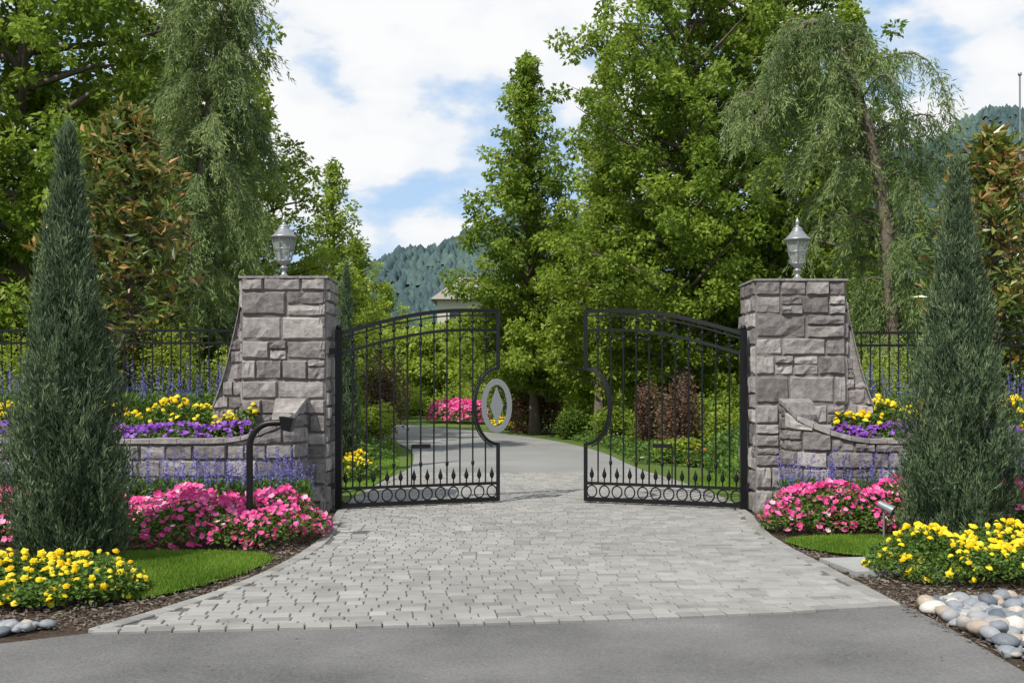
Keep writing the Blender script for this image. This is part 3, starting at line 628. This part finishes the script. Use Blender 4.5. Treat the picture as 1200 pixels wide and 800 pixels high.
bed('groundcover_bed',smooth_poly([(2.3,17.5),(8,17.6),(9,22),(3,30),(1.3,31),(1.4,27.5),(2.2,23)],1),.22,30000,60,PET,PETF,.03,M_white,0,.09)
bed('groundcover_bed',smooth_poly([(-8,17.5),(-2.1,18.6),(-2.6,23),(-4.6,28.5),(-9,30)],1),.25,24000,60,PET,PETF,.03,M_white,0,.09)
# ---------------------------------------------------------------- river stones
import bmesh
bm=bmesh.new(); bmesh.ops.create_icosphere(bm,subdivisions=2,radius=1); IV=np.array([v.co[:] for v in bm.verts]); IFc=np.array([[v.index for v in f.verts] for f in bm.faces]); bm.free()
def river(poly,n,smin=.03,smax=.075):
    mb=MB(); P=sample(poly,n); 
    for k in range(4):
        Q=P[k::4]; m=len(Q); s=U(smin,smax,m); TV=IV*(1+.14*np.sin(IV[:,[1]]*2.3+k*1.7)+.12*np.cos(IV[:,[0]]*2.1+k)+.05*np.sin(IV[:,[2]]*5+k))
        sc=np.c_[s*U(.9,1.5,m),s*U(.75,1.1,m),s*U(.45,.75,m)]
        tn=rng.choice([.05,.3,.35,.45,.5,.6,.8,1.0],m)+rng.normal(0,.05,m)
        scatter(mb,TV,IFc,np.c_[Q,.02+sc[:,2]*U(.2,1.1,m)],sc,rng.normal(size=(m,3))*.18+[0,0,1],0,np.clip(tn,0,1),True)
    mb.obj('river_stones',[M_river])
river([(2.68,6.75),(2.68,5.2),(2.9,4.2),(5.5,3.5),(5.5,6.6),(3.3,6.9)],2600,.022,.07)
river([(-4.5,5.5),(-2.95,5.85),(-2.75,6.12),(-3.2,6.2),(-4.5,6.1)],420,.02,.055)
def mulch(poly,n):
    mb=MB(); P=sample(poly,n); leaves(mb,np.c_[P,U(.008,.03,n)],U(.02,.06,n),U(.008,.02,n),0,U(0,1,n),rng.normal(size=(n,3))*[1,1,.25],1.5); mb.obj('bark_mulch',[M_bark])
mulch([(-4.5,5.9),(-2.45,6.1),(-1.9,7.8),(-1.75,9.2),(-1.8,9.6),(-2.6,9.0),(-2.3,7.0),(-4.5,6.9)],5000)
mulch([(2.52,6.8),(2.6,5.3),(5,6.7),(5,7.3),(3.0,7.5),(2.6,9.2),(2.45,9.2)],4500)
mb=MB(); P=sample([(-2.9,5.2),(2.6,5.2),(2.5,11),(-1.8,11)],140); side=np.abs(P[:,0])>1.2; P=P[side|(U(size=len(P))<.3)]; n=len(P)
leaves(mb,np.c_[P,np.full(n,.036)],U(.012,.03,n),U(.008,.018,n),0,U(0,1,n),rng.normal(size=(n,3))*[1,1,.15],2); mb.obj('fallen_leaves',[M_burg])
mb=MB(); tube(mb,[(3.45,9.5,0),(3.45,9.5,.28)],.012,6); tube(mb,[(3.52,9.44,.30),(3.42,9.54,.36)],[.05,.035],10); mb.obj('garden_spotlight',[M_lamp])
mb=MB(); tube(mb,[(12.4,25,0),(12.4,25,9.0)],[.035,.02],8); ball(mb,(12.4,25,9.03),.05); mb.obj('flagpole',[M_lamp])
# ---------------------------------------------------------------- distant house
e=empty('distant_house'); mb=MB(); hx,hy=-1.2,82
box(mb,(hx,hy,4),(9,8,8)); mb.obj('walls',[M_wall],e)
mb=MB(); mb.add([(hx-5,hy-4.6,7.9),(hx+5,hy-4.6,7.9),(hx+5,hy+4.6,7.9),(hx-5,hy+4.6,7.9),(hx-3,hy,10.0),(hx+3,hy,10.0)],[(0,1,5,4),(2,3,4,5)]); mb.add([(hx-5,hy-4.6,7.9),(hx-3,hy,10.0),(hx-5,hy+4.6,7.9),(hx+5,hy-4.6,7.9),(hx+5,hy+4.6,7.9),(hx+3,hy,10.0)],[(0,1,2),(3,4,5)]); mb.obj('roof',[M_roof],e)
mb=MB(); [box(mb,(hx+k,hy-4.03,zz),(1.1,.08,1.4)) for k in (-3,-1,1,3) for zz in (6.3,2.6)]; mb.obj('windows',[M_win],e)
mb=MB(); box(mb,(hx+2,hy-4.04,1.05),(1,.08,2.1)); mb.obj('door',[M_roof],e)
# ---------------------------------------------------------------- hills
hx_=np.array([-700,-300,-120,-60,-45,-32,-20,20,80,140,175,210,300,700]); hh_=np.array([60,60,40,40,45,52,58,62,66,80,94,106,114,120])
def hill(x,y): 
    k=S((y-150)/250.); return k*np.interp(x,hx_,hh_)*(1+.05*np.sin(x*.05)+.03*np.sin(x*.13+y*.02)+.05*np.sin(y*.05+x*.03)+.02*np.sin(x*.31))*(1-.25*S((y-400)/250))
xs=np.linspace(-700,700,141); ys=np.linspace(150,650,40); XX,YY=np.meshgrid(xs,ys); ZZ=hill(XX,YY)-.3
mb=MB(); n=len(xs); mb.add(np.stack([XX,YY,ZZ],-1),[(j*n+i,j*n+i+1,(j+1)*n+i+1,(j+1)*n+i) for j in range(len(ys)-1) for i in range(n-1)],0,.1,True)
mb.obj('hills',[M_haze])
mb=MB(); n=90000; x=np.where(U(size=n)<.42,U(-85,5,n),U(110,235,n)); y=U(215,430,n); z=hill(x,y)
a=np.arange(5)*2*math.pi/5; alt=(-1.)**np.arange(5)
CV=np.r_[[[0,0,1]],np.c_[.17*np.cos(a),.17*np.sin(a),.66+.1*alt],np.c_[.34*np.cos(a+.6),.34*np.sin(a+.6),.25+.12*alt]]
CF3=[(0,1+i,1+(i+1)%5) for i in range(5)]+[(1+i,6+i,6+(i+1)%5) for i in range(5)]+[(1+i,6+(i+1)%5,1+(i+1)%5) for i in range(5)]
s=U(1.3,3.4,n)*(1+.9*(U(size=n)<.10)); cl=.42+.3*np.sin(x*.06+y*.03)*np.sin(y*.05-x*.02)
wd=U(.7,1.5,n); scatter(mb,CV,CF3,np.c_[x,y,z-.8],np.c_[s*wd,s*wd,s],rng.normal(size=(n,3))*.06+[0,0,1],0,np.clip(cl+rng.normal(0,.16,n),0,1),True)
mb.obj('hillside_forest',[M_haze])
# ---------------------------------------------------------------- world, sun, camera
el=math.radians(50); sd=np.array([-.60,-.80]); rot=math.atan2(sd[0],sd[1])
w=bpy.data.worlds.new('World'); scene.world=w; w.use_nodes=True; N=w.node_tree.nodes; Lk=w.node_tree.links
bg=N['Background']; bg.inputs[1].default_value=.125
sky=N.new('ShaderNodeTexSky'); sky.sky_type='NISHITA'; sky.sun_disc=False; sky.sun_elevation=el; sky.sun_rotation=rot; sky.dust_density=1.0; sky.air_density=1.0
tc=N.new('ShaderNodeTexCoord'); mp=N.new('ShaderNodeMapping'); mp.inputs['Scale'].default_value=(1,1,2.0); mp.inputs['Location'].default_value=(.1,.3,.42)
nz=N.new('ShaderNodeTexNoise'); nz.inputs['Scale'].default_value=5.5; nz.inputs['Detail'].default_value=9; nz.inputs['Roughness'].default_value=.50
Lk.new(tc.outputs['Generated'],mp.inputs[0]); Lk.new(mp.outputs[0],nz.inputs['Vector'])
rp=ramp(N,[(.435,(0,0,0)),(.505,(1,1,1))]); Lk.new(nz.outputs['Fac'],rp.inputs[0])
mx=N.new('ShaderNodeMix'); mx.data_type='RGBA'; Lk.new(rp.outputs[0],mx.inputs[0])
m2=N.new('ShaderNodeMix'); m2.data_type='RGBA'; m2.inputs[0].default_value=.7; Lk.new(sky.outputs[0],m2.inputs[6]); m2.inputs[7].default_value=(4.3,6.0,8.3,1)
cr=ramp(N,[(.46,(6.2,6.8,7.5)),(.51,(7.2,7.4,7.7)),(.57,(7.8,7.85,7.9))]); Lk.new(nz.outputs['Fac'],cr.inputs[0])
Lk.new(m2.outputs[2],mx.inputs[6]); Lk.new(cr.outputs[0],mx.inputs[7])
Lk.new(mx.outputs[2],bg.inputs[0])
sl=bpy.data.lights.new('sun','SUN'); sl.energy=4.9; sl.angle=math.radians(.6); sl.color=(1,.955,.87)
so=bpy.data.objects.new('sun',sl); scene.collection.objects.link(so)
from mathutils import Vector
sd=sd/np.linalg.norm(sd); dv=Vector((sd[0]*math.cos(el),sd[1]*math.cos(el),math.sin(el))); so.rotation_euler=dv.to_track_quat('Z','Y').to_euler()
cd=bpy.data.cameras.new('camera'); cd.lens=36; cd.sensor_width=36; cd.shift_y=50/1200; cd.clip_end=3000; cd.clip_start=.05
co=bpy.data.objects.new('camera',cd); co.location=(0,0,1.47); co.rotation_euler=(math.radians(90),0,0); scene.collection.objects.link(co); scene.camera=co
scene.view_settings.view_transform='Standard'; scene.view_settings.look='None'; scene.view_settings.exposure=0
